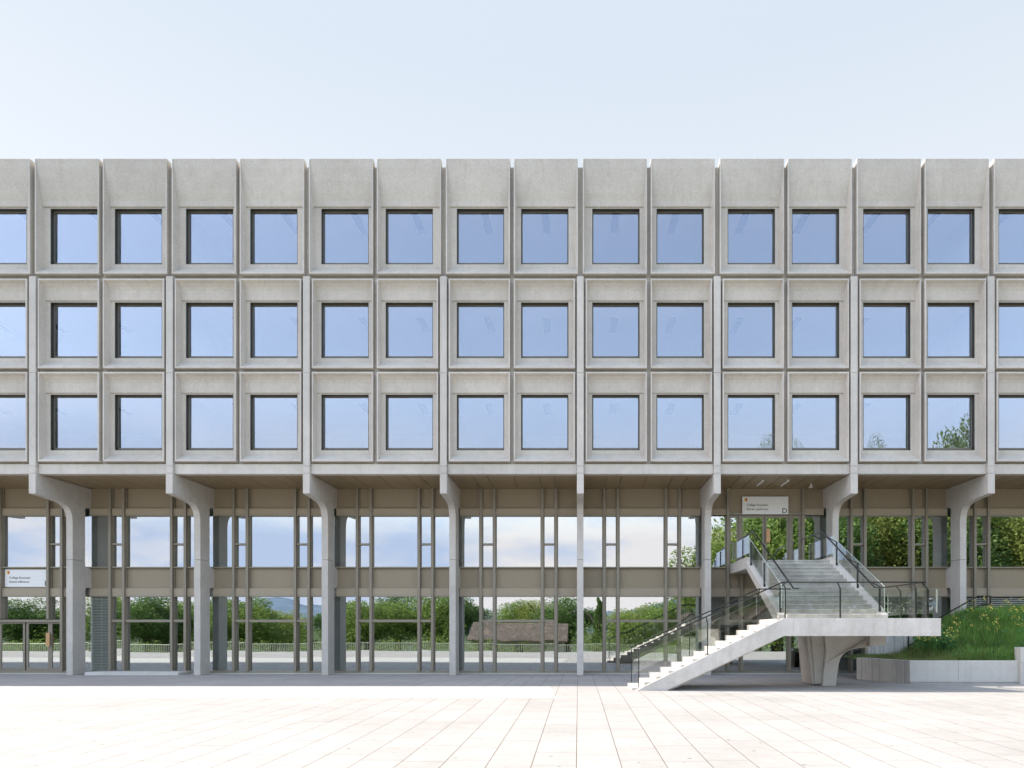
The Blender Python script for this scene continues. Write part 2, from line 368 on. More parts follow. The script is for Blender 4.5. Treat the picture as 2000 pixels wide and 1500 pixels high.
# ------------------------------------------------------------------ glazed ground levels
YG = 30.10
prnd = random.Random(21)
def bay_ground(b, kind):
    c = bayx(b); fm = MB()
    hi = kind == 'D'
    # mullions
    for s in (-1, 1):
        for off in (1.01, 1.583):
            z0, z1 = .10, 7.80
            segs = [(z0, z1)]
            if hi and off < 1.2: segs = [(z0, 4.47)]
            if kind == 'E' and off < 1.2: segs = [(2.30, z1)]
            for a, d in segs:
                fm.box(c + s * off - .052, c + s * off + .052, 29.90, YG - .005, a, d)
                fm.box(c + s * off - .085, c + s * off + .085, YG - .06, YG - .004, a, d)
    # transoms
    def tr(x0, x1, z0, z1, y0=29.96): fm.box(c + x0, c + x1, y0, YG - .007, z0, z1)
    tr(-2.599, 2.599, 4.45, 4.50); tr(-2.599, 2.599, 3.24, 3.272)
    tr(-2.599, 2.599, .03, .12)
    if not hi: tr(-2.469, 2.469, 6.64, 6.68)
    if kind != 'louvres':
        tr(-1.53, 1.53, 2.17, 2.275)
    if not hi:
        for s in (-1, 1):
            a, d = sorted((s * 1.06, s * 1.53)); tr(a, d, 5.42, 5.49)
    f = bput(fm, 'curtain_wall_frame', M['mull'])
    # opaque panels
    def sub(x0, x1, z0, z1, name, mat, y=YG, th=.03):
        m = MB(); m.box(c + x0, c + x1, y, y + th, z0, z1)
        if name == 'glass_pane':      # no pane sits perfectly true
            ta, tb = prnd.gauss(0, .0016), prnd.gauss(0, .0012); xm, zm = c + (x0 + x1) / 2, (z0 + z1) / 2
            m.v = [(vx, vy + ta * (vx - xm) + tb * (vz_ - zm), vz_) for vx, vy, vz_ in m.v]
        return bput(m, name, mat, f)
    segg = [(-2.599, -1.636), (-1.53, -1.063), (-.957, .957), (1.063, 1.53), (1.636, 2.599)]
    segx = [(-2.469, -1.636), (-1.53, -1.063), (-.957, .957), (1.063, 1.53), (1.636, 2.469)]
    for i, (x0, x1) in enumerate(segx):
        if hi and 0 < i < 4:
            pass
        else:
            sub(x0, x1, 6.965, 7.80, 'spandrel_panel', M['panel']); sub(x0, x1, 6.682, 6.962, 'transom_panel', M['beam'], 29.99, .12)
        sub(x0, x1, 3.60, 4.448, 'spandrel_panel', M['panel']); sub(x0, x1, 3.275, 3.597, 'transom_panel', M['beam'], 29.99, .12)
    # glass
    for i, (x0, x1) in enumerate(segg):
        if not hi or i in (0, 4):
            if i in (1, 3):
                sub(x0, x1, 4.50, 5.42, 'glass_pane', M['pane_low'], YG, .01); sub(x0, x1, 5.49, 6.64, 'glass_pane', M['pane_low'], YG, .01)
            else: sub(x0, x1, 4.50, 6.64, 'glass_pane', M['pane_low'], YG, .01)
        if kind == 'E' and i in (1, 2, 3): pass
        elif kind == 'louvreleft' and i == 0: sub(x0, x1 - .83, .12, 3.24, 'glass_pane', M['pane_low'], YG, .01)
        elif kind == 'louvres': pass
        elif i in (1, 2, 3):
            sub(x0, x1, .12, 2.17, 'glass_pane', M['pane_low'], YG, .01); sub(x0, x1, 2.275, 3.24, 'glass_pane', M['pane_low'], YG, .01)
        else: sub(x0, x1, .12, 3.24, 'glass_pane', M['pane_low'], YG, .01)
    def louv(x0, x1, z0, z1, st=.085):
        m = MB(); z = z0 + .03
        while z < z1 - .02:
            m.prism_x([(YG - .10, z), (YG - .10, z - .012), (YG - .02, z + .012), (YG - .02, z + .032)], c + x0, c + x1); z += st
        for xx in (x0, (x0 + x1) / 2, x1 - .03): m.box(c + xx, c + xx + .03, YG - .018, YG, z0, z1)
        bput(m, 'louvre', M['louvre'], f)
        sub(x0, x1, z0, z1, 'back_panel', M['frame'], YG + .12, .02)
    if kind == 'louvreleft': louv(-2.45, -1.64, .12, 3.24, .066)
    if kind == 'louvres':
        for x0, x1 in segx: louv(x0, x1, 1.4, 3.24, .082)
    if kind == 'E':
        sub(-.957, .957, 2.31, 3.24, 'glass_pane', M['pane_low'], YG, .01); sub(1.063, 1.53, 2.31, 3.24, 'glass_pane', M['pane_low'], YG, .01); sub(-1.53, -1.063, 2.31, 3.24, 'glass_pane', M['pane_low'], YG, .01)
        for x0, x1, hand in ((-1.14, -.06, 0), (.0, 1.0, 1), (1.005, 1.53, 0)):
            door(c + x0, c + x1, .12, 2.20, hand, YG - .03)
    if hi:
        m = MB(); m.box(c - 1.535, c + 1.535, YG - .02, YG + .01, 6.80, 7.80); bput(m, 'spandrel_panel', M['panel'], f)
        m = MB(); m.box(c - 1.535, c + 1.535, YG - .10, YG + .03, 6.70, 6.797); bput(m, 'door_head', M['mull'], f)
        for x0, x1, hand in ((-1.52, -1.10, 0), (-1.02, -.01, 0), (.01, 1.02, -1), (1.10, 1.52, 0)):
            door(c + x0, c + x1, 4.50, 6.68, hand, YG - .03)
        m = MB()
        for s in (-1, 1): m.box(c + s * 1.06 - .035, c + s * 1.06 + .035, YG - .08, YG + .02, 4.50, 6.695)
        bput(m, 'door_post', M['mull'], f)
    return f
def door(x0, x1, z0, z1, hand, y):
    m = MB(); t = .085
    m.box(x0, x0 + t, y, y + .06, z0, z1); m.box(x1 - t, x1, y, y + .06, z0, z1); m.box(x0 + t, x1 - t, y, y + .06, z0, z0 + .11); m.box(x0 + t, x1 - t, y, y + .06, z1 - .10, z1)
    d = bput(m, 'entrance_door' if x1 - x0 > .8 else 'side_light', M['mull'])
    m = MB(); m.box(x0 + t, x1 - t, y + .025, y + .035, z0 + .11, z1 - .10); bput(m, 'door_pane', M['pane_low'], d)
    if hand:
        xc = x1 - t * .6 - .06 if hand > 0 else x0 + .03
        zz = z0 + 1.02
        m = MB(); m.box(xc, xc + .16, y - .10, y - .07, zz, zz + .58); m.box(xc + .05, xc + .09, y - .07, y - .001, zz + .1, zz + .14); m.box(xc + .05, xc + .09, y - .07, y - .001, zz + .44, zz + .48)
        bput(m, 'door_handle', M['wood'], d, bevel=.004)
kinds = {-4: 'E', -3: 'louvreleft', 2: 'D', 4: 'louvres', 5: 'louvres'}
for b in range(B0, B1 + 1):
    bay_ground(b, kinds.get(b, 'n'))
M['frost'] = plain('frosted_screen', (.62, .74, .62), .5, 0, .1, 2)
for xa, xb, ya, yb in ((1693, 1728, 1081, 1106), (1764, 1777, 1072, 1106), (1788, 1801, 1076, 1106), (1815, 1850, 1079, 1107), (1892, 1940, 1077, 1107), (1946, 1972, 1077, 1107), (1662, 1686, 1078, 1106)):
    a_ = px(xa, yb, 30.7); b2 = px(xb, ya, 30.7); m = MB(); m.box(a_[0], b2[0], 30.7, 30.73, 4.48, b2[2]); bput(m, 'indoor_screen', M['frost'])
# plain closure of the ground level of the far wing
mb = MB(); mb.box(XL, bayx(B0) - 2.6, YG, YG + .1, 0, 7.8); bput(mb, 'wing_ground_wall', M['panel'])
mb = MB(); mb.box(XL, XR, 29.80, YG - .008, -.05, .03); bput(mb, 'base_kerb', M['conc_wall'])
# soffit panels
for b in range(-10, B1 + 1):
    mb = MB(); c = bayx(b); xs = [-2.469, -1.58, -1.01, 0, 1.01, 1.58, 2.469]
    for x0, x1 in zip(xs[:-1], xs[1:]): mb.box(c + x0 + .013, c + x1 - .013, 27.425, YG, 7.80, 7.825)
    mb.box(c - 2.469, c + 2.469, 27.425, YG, 7.835, 7.85)
    bput(mb, 'soffit_panel', M['soffit'])
c = bayx(2)
for x in (7.35, 8.35):
    mb = MB(); mb.box(x - .035, x + .035, 28.3, 29.3, 7.755, 7.798); bput(mb, 'soffit_light', M['lamp'])
mb = MB(); mb.tube([(9.45, 28.9, 7.798), (9.45, 28.9, 7.72), (9.45, 28.9, 7.62)], [.02, .03, .09], 14); bput(mb, 'soffit_light', M['lamp'])
# plinth step in front of the left bay
mb = MB(); mb.box(-20.05, -16.25, 28.9, 29.78, -.02, .13); o = mb.build('entrance_step', M['conc_wall'], None, (0, 0, 0), .01)
tag(o, 'low concrete step slab between two columns at the left, in front of the louvred glazing', 'step')
# ------------------------------------------------------------------ signs
def text_mesh(s, size, x, y, z, name, mat, parent, bold=0):
    cu = bpy.data.curves.new(name, 'FONT'); cu.body = s; cu.size = size; cu.extrude = .002; cu.offset = bold; cu.resolution_u = 3
    t = bpy.data.objects.new(name, cu); COL.objects.link(t)
    dg = bpy.context.evaluated_depsgraph_get(); me = bpy.data.meshes.new_from_object(t.evaluated_get(dg)); bpy.data.objects.remove(t)
    me.materials.clear(); me.materials.append(mat)
    o = mkobj(name, me, parent, (x, y, z)); o.rotation_euler = (R(90), 0, 0); return o
def sign(x0, x1, z0, z1, y, sub, letter, label):
    e = empty('entrance_sign', (x0, y, z0)); tag(e, label, 'sign')
    w, h = x1 - x0, z1 - z0
    MB().box(0, w, 0, .02, 0, h).build('board', M['white'], e)
    MB().box(.03, w - .03, -.002, -.0005, h * .61, h * .613).box(.03, w - .03, -.002, -.0005, h * .385, h * .388).build('divider_line', M['beam'], e)
    text_mesh("Collège Rousseau", .125, .18, -.003, h * .47, 'lettering', M['text'], e, .001)
    text_mesh(sub, .125, .18, -.003, h * .235, 'lettering', M['text'], e, .001)
    text_mesh(letter, .30, w - .27, -.003, .04, 'letter', M['text'], e, .004)
    cx, cz, r = .14, h - .14, .075
    L1 = [(cx - r * .8, cz + r), (cx - r * .8, cz - r * .2), (cx - r * .5, cz - r * .75), (cx, cz - r), (cx, cz + r)]
    MB().prism_y(L1, -.004, -.001).build('crest_half', M['yellow'], e)
    MB().prism_y([(cx, cz + r), (cx, cz - r), (cx + r * .5, cz - r * .75), (cx + r * .8, cz - r * .2), (cx + r * .8, cz + r)], -.004, -.001).build('crest_half', M['red'], e)
a = px(1451, 1003.5, 29.86); b_ = px(1541, 969, 29.86)
sign(a[0], b_[0], a[2], b_[2], 29.96, "Entrée supérieure", "D", 'white rectangular sign with a big letter D above the upper entrance doors')
a = px(7, 1146, 30.0); b_ = px(97, 1112, 30.0)
sign(a[0], b_[0], a[2], b_[2], 30.07, "Entrée inférieure", "E", 'white rectangular sign with a big letter E above the lower entrance doors at far left')
# ------------------------------------------------------------------ ground
GP = [(-400, -6), (-60, -3.2), (-30, -.9), (-9, -.62), (-2, -.05), (8, .115), (17.5, .165), (29, 0), (60, 0)]
def gz(Y):
    for (a, za), (b, zb) in zip(GP[:-1], GP[1:]):
        if a <= Y <= b: return za + (zb - za) * (Y - a) / (b - a)
    return GP[0][1] if Y < GP[0][0] else 0
def paving_mat():
    m, n, l, p = newmat('plaza_paving')
    g = n.new('ShaderNodeNewGeometry'); pos = g.outputs['Position']; sp = n.new('ShaderNodeSeparateXYZ'); l.new(pos, sp.inputs[0])
    cb = n.new('ShaderNodeCombineXYZ'); l.new(sp.outputs['Y'], cb.inputs[0])
    ad = n.new('ShaderNodeMath'); ad.operation = 'ADD'; ad.inputs[1].default_value = .0246 + 57.7; l.new(sp.outputs['X'], ad.inputs[0]); l.new(ad.outputs[0], cb.inputs[1])
    br = n.new('ShaderNodeTexBrick'); l.new(cb.outputs[0], br.inputs['Vector']); br.inputs['Scale'].default_value = 1
    br.inputs['Brick Width'].default_value = .95; br.inputs['Row Height'].default_value = .577; br.inputs['Mortar Size'].default_value = .006
    br.inputs['Mortar Smooth'].default_value = .3; br.offset = .37; br.offset_frequency = 3; br.squash = 1.3; br.squash_frequency = 2
    br.inputs['Color1'].default_value = (.385, .366, .342, 1); br.inputs['Color2'].default_value = (.355, .338, .316, 1); br.inputs['Mortar'].default_value = (.11, .075, .05, 1)
    big = ramp(n, l, noise(n, l, pos, .35, 5, .6), [(.3, .88), (.7, 1.06)]); med = ramp(n, l, noise(n, l, pos, 5, 5, .7), [(.3, .94), (.7, 1.05)])
    spk = ramp(n, l, noise(n, l, pos, 60, 2, .7), [(.3, .93), (.7, 1.06)])
    # long joints are dark, cross joints mostly filled: lighten mortar with noise
    c = mixc(n, l, 1.0, br.outputs['Color'], big, 'MULTIPLY'); c = mixc(n, l, 1.0, c, med, 'MULTIPLY'); c = mixc(n, l, 1.0, c, spk, 'MULTIPLY')
    st = ramp(n, l, noise(n, l, pos, 1.7, 6, .75), [(.62, 0.0), (.80, .6)])
    c = mixc(n, l, st, c, (.27, .235, .20))
    sp2 = ramp(n, l, noise(n, l, pos, 7, 1, .3), [(.76, 0.0), (.80, .75)]); c = mixc(n, l, sp2, c, (.12, .11, .10))
    l.new(c, p.inputs['Base Color']); p.inputs['Roughness'].default_value = .8; p.inputs['Specular IOR Level'].default_value = .3
    b = n.new('ShaderNodeBump'); b.inputs['Strength'].default_value = .3; b.inputs['Distance'].default_value = .004; l.new(br.outputs['Fac'], b.inputs['Height']); b.invert = True
    l.new(b.outputs[0], p.inputs['Normal'])
    return m
M['pave'] = paving_mat()
M['lawn'] = plain('meadow', (.055, .085, .025), .9, 0, .4, 1.5)
mb = MB(); Ys = [-9, -5.5, -2, 8, 17.5, 23, 29, 30.1]
for a, b in zip(Ys[:-1], Ys[1:]):
    mb.quad((-80, a, gz(a)), (80, a, gz(a)), (80, b, gz(b)), (-80, b, gz(b)))
tag(mb.build('plaza', M['pave']), kind='structure')
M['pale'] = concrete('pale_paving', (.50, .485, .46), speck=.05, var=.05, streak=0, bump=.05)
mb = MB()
for a, b in ((17.52, 21.85),):  # paler paving strip, cut at the shadow edge so it lightens only sunlit ground
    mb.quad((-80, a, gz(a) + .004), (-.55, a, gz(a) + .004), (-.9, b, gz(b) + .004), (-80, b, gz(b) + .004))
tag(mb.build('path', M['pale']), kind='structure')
# land behind the plaza edge (only mirrored in the glass)
mb = MB(); Ys = [-9.0, -12, -30, -60, -400, -2500]; Zs = [-.9, -1.6, -2.2, -3.2, -6, -6]
for i in range(5):
    mb.quad((-2500, Ys[i + 1], Zs[i + 1]), (2500, Ys[i + 1], Zs[i + 1]), (2500, Ys[i], Zs[i]), (-2500, Ys[i], Zs[i]))
mb.quad((-2500, -9, -.9), (-80, -9, -.9), (-80, 500, -.4), (-2500, 500, -.4)); mb.quad((80, -9, -.9), (2500, -9, -.9), (2500, 500, -.4), (80, 500, -.4))
mb.quad((-80, 30.3, -.3), (80, 30.3, -.3), (80, 500, -.4), (-80, 500, -.4))
tag(mb.build('ground', M['lawn']), kind='structure')
# ------------------------------------------------------------------ staircase
st = empty('outdoor_staircase', (5.8, 21.5, .1)); tag(st, 'grey concrete outdoor staircase with landing, curved pier and glass railings climbing to the upper entrance', 'staircase')
SO = Vector((-5.8, -21.5, -.1))
def sput(mb, name, mat, parent=None, bevel=0): return mb.build(name, mat, parent or st, SO if parent is None else (0, 0, 0), bevel)
ZL = 2.17; FY, BY = 20.2, 22.6
NX0, TR, RS, NS = 1.54, .3467, .165, 12
# lower flight
mb = MB()
prof = [(NX0, .0), (NX0, ZL - NS * RS)]
for k in range(1, NS + 1):
    xk = NX0 + TR * k; prof += [(xk, ZL - (NS - k + 1) * RS), (xk, ZL - (NS - k) * RS)]
xt = NX0 + TR * NS
prof += [(xt + .25, ZL), (xt + .25, 1.70), (2.62, .10), (2.62, 0)]
mb.prism_y(prof, FY + .20, BY - .002); fl1 = sput(mb, 'lower_flight', M['conc_stair'])
mb = MB()
spf = [(1.545, .08), (5.85, 2.185), (6.1, 2.185), (6.1, 1.675), (5.84, 1.675), (2.54, .14), (2.54, .08)]
mb.prism_y(spf, FY, FY + .198); sput(mb, 'stringer', M['conc_stair'], bevel=.012)
# landing (right end is cut at a slant)
mb = MB(); mb.prism_z([(6.102, FY), (10.30, FY), (9.84, 22.58), (6.0, 22.58), (6.0, FY + .2), (6.102, FY + .2)], 1.675, 2.185)
sput(mb, 'landing', M['conc_stair'], bevel=.012)
# upper flight
NU = 14; RU = (4.49 - 2.185) / NU; TU = .355; Y0 = 22.35
mb = MB(); pr = [(Y0, 1.9), (Y0, 2.185 + RU)]
for k in range(1, NU):
    yk = Y0 + TU * k; pr += [(yk, 2.185 + RU * k), (yk, 2.185 + RU * (k + 1))]
YT = Y0 + TU * (NU - 1)
pr += [(29.84, 4.49), (29.84, 4.20), (YT + .05, 4.15), (Y0 + .5, 1.95)]
mb.prism_x(pr, 6.58, 9.50); sput(mb, 'upper_flight', M['conc_step'])
nb = MB()
for k in range(1, NU + 1):
    z = 2.185 + RU * k; y = Y0 + TU * (k - 1)
    nb.prism_x([(y - .022, z - .035), (y - .022, z + .001), (y + .05, z + .003), (y + .05, z + .002), (y - .0, z - .05)], 6.585, 9.495)
sput(nb, 'nosing', M['conc_step'])
for x0, x1, nm in ((6.35, 6.578, 0), (9.502, 9.84, 1)):
    mb = MB(); mb.prism_x([(22.60, 1.68), (22.60, 2.34), (26.90, 4.40), (26.90, 4.60), (29.84, 4.60), (29.84, 4.19), (26.95, 4.16), (22.9, 2.05), (22.75, 1.68)], x0, x1)
    sput(mb, 'stringer', M['conc_fin'], bevel=.01)
# pier: left blade, recessed web, curved leg with arm
mb = MB()
def P2(x, y, Y): q = px(x, y, Y); return (q[0], q[2])
yA, yB = 22.6, 24.0
def loft(front, back):
    n = len(front); v = front + back; f = [tuple(range(n)), tuple(reversed(range(n, 2 * n)))] + [(i, n + i, n + (i + 1) % n, (i + 1) % n) for i in range(n)]
    mb.add(v, f)
def face(pts, Y):
    r = []
    for p in pts:
        q = px(p[0], p[1], p[2] if len(p) > 2 else Y); r.append((q[0], q[1], q[2]))
    return r
ZTP = 1.672
def topfix(L): return [(x, y, ZTP if z > 1.55 else z) for x, y, z in L]
bl = [(1575, 1240), (1585.6, 1240), (1588, 1262), (1591, 1290), (1593.5, 1320), (1594, 1336), (1586, 1336), (1583, 1310), (1580, 1280)]
fr = topfix(face(bl, 22.5)); loft(fr, [(x, y + 1.0, z) for x, y, z in fr])
wb = [(1584, 1240), (1625, 1240), (1620, 1290), (1602, 1336), (1592, 1336), (1589, 1290)]
fr = topfix(face(wb, 22.42)); loft(fr, [(x, y + .4, z) for x, y, z in fr])
lg = [(1611, 1240), (1613.5, 1272), (1611, 1295), (1608.5, 1315), (1607, 1340), (1633, 1340), (1634.6, 1322), (1636.3, 1310), (1638, 1300), (1639.8, 1292.5), (1641.6, 1287), (1644, 1282.4), (1647, 1278.6), (1650.5, 1275.2), (1655, 1272.2), (1660, 1270), (1666, 1268.2), (1673, 1266.9), (1682, 1265.7), (1690, 1264.6), (1699, 1263.5, 22.55), (1699, 1240, 22.55)]
fr = topfix(face(lg, 22.25)); bk2 = [(x, y + .62, z) for x, y, z in fr]; loft(fr, bk2)
en = [(1699, 1240), (1731, 1240), (1731, 1259.5), (1699, 1263.0)]
fr = topfix(face(en, 22.2)); loft(fr, [(x, y + .9, z) for x, y, z in fr])
sput(mb, 'pier', M['conc_pier'], bevel=.015)
# railings
def railing(name, posts, rail, glassq, mat=None, rw=.045):
    """posts: (base, kink, tip); rail: polyline; glassq: list of 4-corner sheets"""
    m = MB()
    for a, b in zip(rail[:-1], rail[1:]): m.bar(a, b, rw, .035)
    rl = sput(m, 'handrail', M['railsteel'])
    for base, kink, tip in posts:
        m = MB(); m.bar(base, kink, .022, .07, up=(0, 1, 0) if abs(base[1] - tip[1]) > .1 else (1, 0, 0))
        d = (Vector(tip) - Vector(kink)); m.bar(kink, tip, .03, .03)
        sput(m, 'post', M['railsteel'], rl)
    for q in glassq:
        q = [Vector(p) for p in q]; nrm = (q[1] - q[0]).cross(q[3] - q[0]).normalized() * .011
        m = MB(); m.add([p - nrm for p in q] + [p + nrm for p in q], [(0, 1, 2, 3), (7, 6, 5, 4), (0, 4, 5, 1), (1, 5, 6, 2), (2, 6, 7, 3), (3, 7, 4, 0)])
        m.alt = 'edge'; m.smooth = {2, 3, 4, 5}
        sput(m, 'glass_panel', M['rail_glass'], rl)
def slx(x, x0, z0, x1, z1): return z0 + (z1 - z0) * (x - x0) / (x1 - x0)
# front: lower flight and landing
yf, yr = 20.27, 20.50
def zs(x): return slx(x, 1.545, .15, 5.85, 2.185) if x < 5.85 else 2.185
fr_posts = []
for x in (1.72, 3.68, 5.89, 7.46, 9.61):
    zr = 3.225 if x > 5.8 else slx(x, 1.72, 1.335, 5.88, 3.225)
    fr_posts.append(((x, yf, zs(x) - .02), (x, yf, zr - .19), (x, yr, zr)))
railing('front', fr_posts, [(1.70, yr, 1.33), (5.88, yr, 3.225), (10.00, yr, 3.225)],
        [[(1.74, yf, .40), (5.87, yf, 2.335), (5.87, yf, 3.02), (1.74, yf, 1.13)], [(5.91, yf, 2.335), (10.22, yf, 2.335), (10.22, yf, 3.02), (5.91, yf, 3.02)]])
# right end of landing
def lerp(a, b, t): return tuple(a[i] + (b[i] - a[i]) * t for i in range(3))
ra, rb = (10.0, yr, 3.225), (9.37, 22.05, 3.15)
ga, gb = (10.21, 20.30, 0), (9.72, 22.35, 0)
ps = []
for t in (.16, .72):
    g = lerp(ga, gb, t); r = lerp(ra, rb, max(0, t - .08)); ps.append(((g[0], g[1], 2.18), (g[0], g[1], 3.03), r))
railing('right', ps, [ra, rb, (9.29, 22.3, 3.18), (9.29, 27.15, 5.60), (9.29, 29.7, 5.60)],
        [[(ga[0], ga[1], 2.335), (gb[0], gb[1], 2.30), (gb[0], gb[1], 2.97), (ga[0], ga[1], 3.02)],
         [(9.66, 22.45, 2.46), (9.66, 26.85, 4.55), (9.66, 26.85, 5.30), (9.66, 22.45, 3.22)],
         [(9.66, 26.95, 4.75), (9.66, 29.8, 4.75), (9.66, 29.8, 5.42), (9.66, 26.95, 5.42)]])
def upper_posts(xg, xr, ys):
    out = []
    for y in ys:
        zb = slx(y, 22.6, 2.34, 26.9, 4.40) if y < 26.9 else 4.6
        zr = slx(y, 22.3, 3.18, 27.15, 5.60) if y < 27.15 else 5.60
        out.append(((xg, y, zb - .02), (xg, y, zr - .20), (xr, y, zr)))
    return out
railing('rp', upper_posts(9.66, 9.29, (22.8, 24.6, 26.6, 28.2)), [(9.29, 29.6, 5.60), (9.29, 29.7, 5.60)], [])
railing('lp', upper_posts(6.46, 6.68, (22.75, 24.7, 26.6, 27.9)), [(6.68, 29.7, 5.60), (6.68, 27.15, 5.60), (6.68, 22.1, 3.14), (6.85, 22.1, 3.14)],
        [[(6.46, 22.65, 2.55), (6.46, 26.85, 4.55), (6.46, 26.85, 5.30), (6.46, 22.65, 3.28)], [(6.46, 26.95, 4.75), (6.46, 29.8, 4.75), (6.46, 29.8, 5.42), (6.46, 26.95, 5.42)]])
# back of lower flight
yb_, yq = 22.52, 22.30
bp = []
for x in (1.68, 3.52, 5.68):
    zr = 3.13 if x > 5.6 else slx(x, 1.66, 1.31, 5.63, 3.13)
    bp.append(((x, yb_, zs(x) - .05), (x, yb_, zr - .19), (x, yq, zr)))
railing('back', bp, [(1.64, yq, 1.30), (5.63, yq, 3.13), (6.65, yq, 3.13)],
        [[(1.72, yb_, .45), (5.64, yb_, 2.33), (5.64, yb_, 2.95), (1.72, yb_, 1.12)], [(5.72, yb_, 2.33), (6.34, yb_, 2.33), (6.34, yb_, 2.95), (5.72, yb_, 2.95)]])
# ------------------------------------------------------------------ planter walls, mound, side stair
mb = MB()
mb.prism_z([(10.17, 26.0), (10.85, 23.3), (11.05, 23.45), (10.40, 26.05)], 0, .84)
o = mb.build('board_marked_wall', M['conc_board']); tag(o, 'low board-marked concrete wall slanting back from the planter, with ribbed vertical grain', 'wall')
pw = empty('planter_wall', (12.6, 23.4, 0)); tag(pw, 'smooth low concrete planter wall of three panels holding back the grassy bank', 'wall')
for x0, x1 in ((10.853, 12.44), (12.448, 14.42)):
    m = MB(); m.box(x0, x1, 23.3, 23.5, .14, .845); m.build('panel', M['conc_wall'], pw, (-12.6, -23.4, 0), .008)
m = MB(); m.box(10.853, 14.42, 23.34, 23.5, 0, .14); m.build('base', M['conc_wall'], pw, (-12.6, -23.4, 0))
o = MB().box(14.423, 16.5, 23.2, 23.55, 0, .78).box(14.423, 16.5, 23.2, 23.55, .785, 1.28).build('end_block', M['conc_wall'], None, (0, 0, 0), .01)
tag(o, 'taller concrete block at the right picture edge beside the planter wall', 'wall')
def mound(x, y):
    """height of the bank"""
    def sm(t): t = max(0, min(1, t)); return t * t * (3 - 2 * t)
    u = sm((x - 12.0) / 3.1); v = sm((y - 23.5) / 3.6)
    return .80 + (1.30 * u + .25 * sm((x - 13.5) / 3)) * v + .06 * math.sin(x * 2.1 + y) * v
mb = MB(); nx, ny = 50, 30
vv = []
for j in range(ny + 1):
    for i in range(nx + 1):
        y = 23.48 + (28.6 - 23.48) * j / ny; xl = 10.40 + (11.02 - 10.40) * max(0, (26.05 - y) / 2.6) if y < 26.05 else 10.4
        x = xl + (22 - xl) * i / nx; vv.append((x, y, mound(x, y)))
mb.add(vv, [(j * (nx + 1) + i, j * (nx + 1) + i + 1, (j + 1) * (nx + 1) + i + 1, (j + 1) * (nx + 1) + i) for j in range(ny) for i in range(nx)])
M['soil'] = plain('soil', (.05, .06, .025), .95, 0, .3, 8)
tag(mb.build('bank', M['soil']), kind='structure')
# cheek wall and side stair behind the bank
o = MB().prism_y([(11.35, 0), (11.35, 1.75), (14.6, 1.75), (15.3, 2.13), (16.4, 2.20), (16.4, 0)], 27.85, 28.1).build('cheek_wall', M['conc_board']); 
tag(o, 'board-marked concrete cheek wall of the side steps behind the bank', 'wall')
sh = empty('steel_handrail', (12.66, 27.4, .85)); tag(sh, 'thin black steel handrail climbing behind the grassy bank past a column', 'handrail')
so = (-12.66, -27.4, -.85); Yh = 27.4
def hp(x, y): return px(x, y, Yh)
def mk(pts, name):
    m = MB()
    for a, b in zip(pts[:-1], pts[1:]): m.bar(a, b, .04, .045)
    m.build(name, M['black'], sh, so)
mk([hp(1774, 1284), hp(1774, 1239.5), hp(1910, 1164.5), hp(1934, 1164.5), hp(1934, 1210)], 'top_rail')
mk([hp(1774, 1262), hp(1915, 1182), hp(1934, 1180)], 'middle_rail')
# ------------------------------------------------------------------ vegetation
def leafmat(name, c1, c2, trans=.25):
    m, n, l, p = newmat(name)
    g = n.new('ShaderNodeNewGeometry')
    c = mixc(n, l, g.outputs['Random Per Island'], tuple(c1), tuple(c2))
    big = ramp(n, l, noise(n, l, g.outputs['Position'], 1.1, 3), [(.3, .7), (.7, 1.3)])
    c = mixc(n, l, 1.0, c, big, 'MULTIPLY')
    l.new(c, p.inputs['Base Color']); p.inputs['Roughness'].default_value = .6; p.inputs['Specular IOR Level'].default_value = .3
    t = n.new('ShaderNodeBsdfTranslucent'); l.new(c, t.inputs['Color'])
    mi = n.new('ShaderNodeMixShader'); mi.inputs[0].default_value = trans; l.new(p.outputs[0], mi.inputs[1]); l.new(t.outputs[0], mi.inputs[2]); l.new(mi.outputs[0], n['Material Output'].inputs[0])
    return m
M['grass'] = leafmat('grass_blades', (.09, .22, .04), (.20, .35, .07))
M['straw'] = leafmat('dry_grass', (.28, .23, .10), (.16, .16, .06))
M['flower'] = plain('yellow_petals', (.78, .62, .12), .6, 0, .2, 9)
M['bark'] = plain('bark', (.09, .075, .06), .9, 0, .3, 6, bump=.5)
rnd = random.Random(3)
def blades(n, region, h0, h1, w, droop=.35):
    mb = MB()
    for _ in range(n):
        x, y, z = region()
        h = rnd.uniform(h0, h1) * min(1, max(.3, (x - 11.3) / 1.6)); a = rnd.uniform(0, 6.283); dx, dy = math.cos(a), math.sin(a); k = rnd.uniform(.05, droop) * h; ww = w * rnd.uniform(.6, 1.3)
        bx, by = -dy * ww, dx * ww
        mb.add([(x - bx, y - by, z - .02), (x + bx, y + by, z - .02), (x + dx * k * .4 + bx * .7, y + dy * k * .4 + by * .7, z + h * .6), (x + dx * k * .4 - bx * .7, y + dy * k * .4 - by * .7, z + h * .6), (x + dx * k, y + dy * k, z + h)],
               [(0, 1, 2, 3), (3, 2, 4)])
    return mb
def reg():
    while True:
        y = 23.5 + 4.4 * rnd.random() ** 1.1; xl = 10.45 + .6 * max(0, (26.05 - y) / 2.6)
        x = rnd.uniform(xl, 17.5)
        return x, y, mound(x, y)
def reg_hi():
    while True:
        x, y, z = reg()
        if x > 12.5 and rnd.random() < (x - 12.1) / 3.2: return x, y, z
g = blades(26000, reg, .10, .26, .006).build('grass', M['grass']); tag(g, kind='stuff')
g = blades(20000, reg_hi, .25, .55, .008, .5).build('meadow_grass', M['grass']); tag(g, kind='stuff')
g = blades(7000, reg, .15, .5, .006, .6).build('dry_grass', M['straw']); tag(g, kind='stuff')
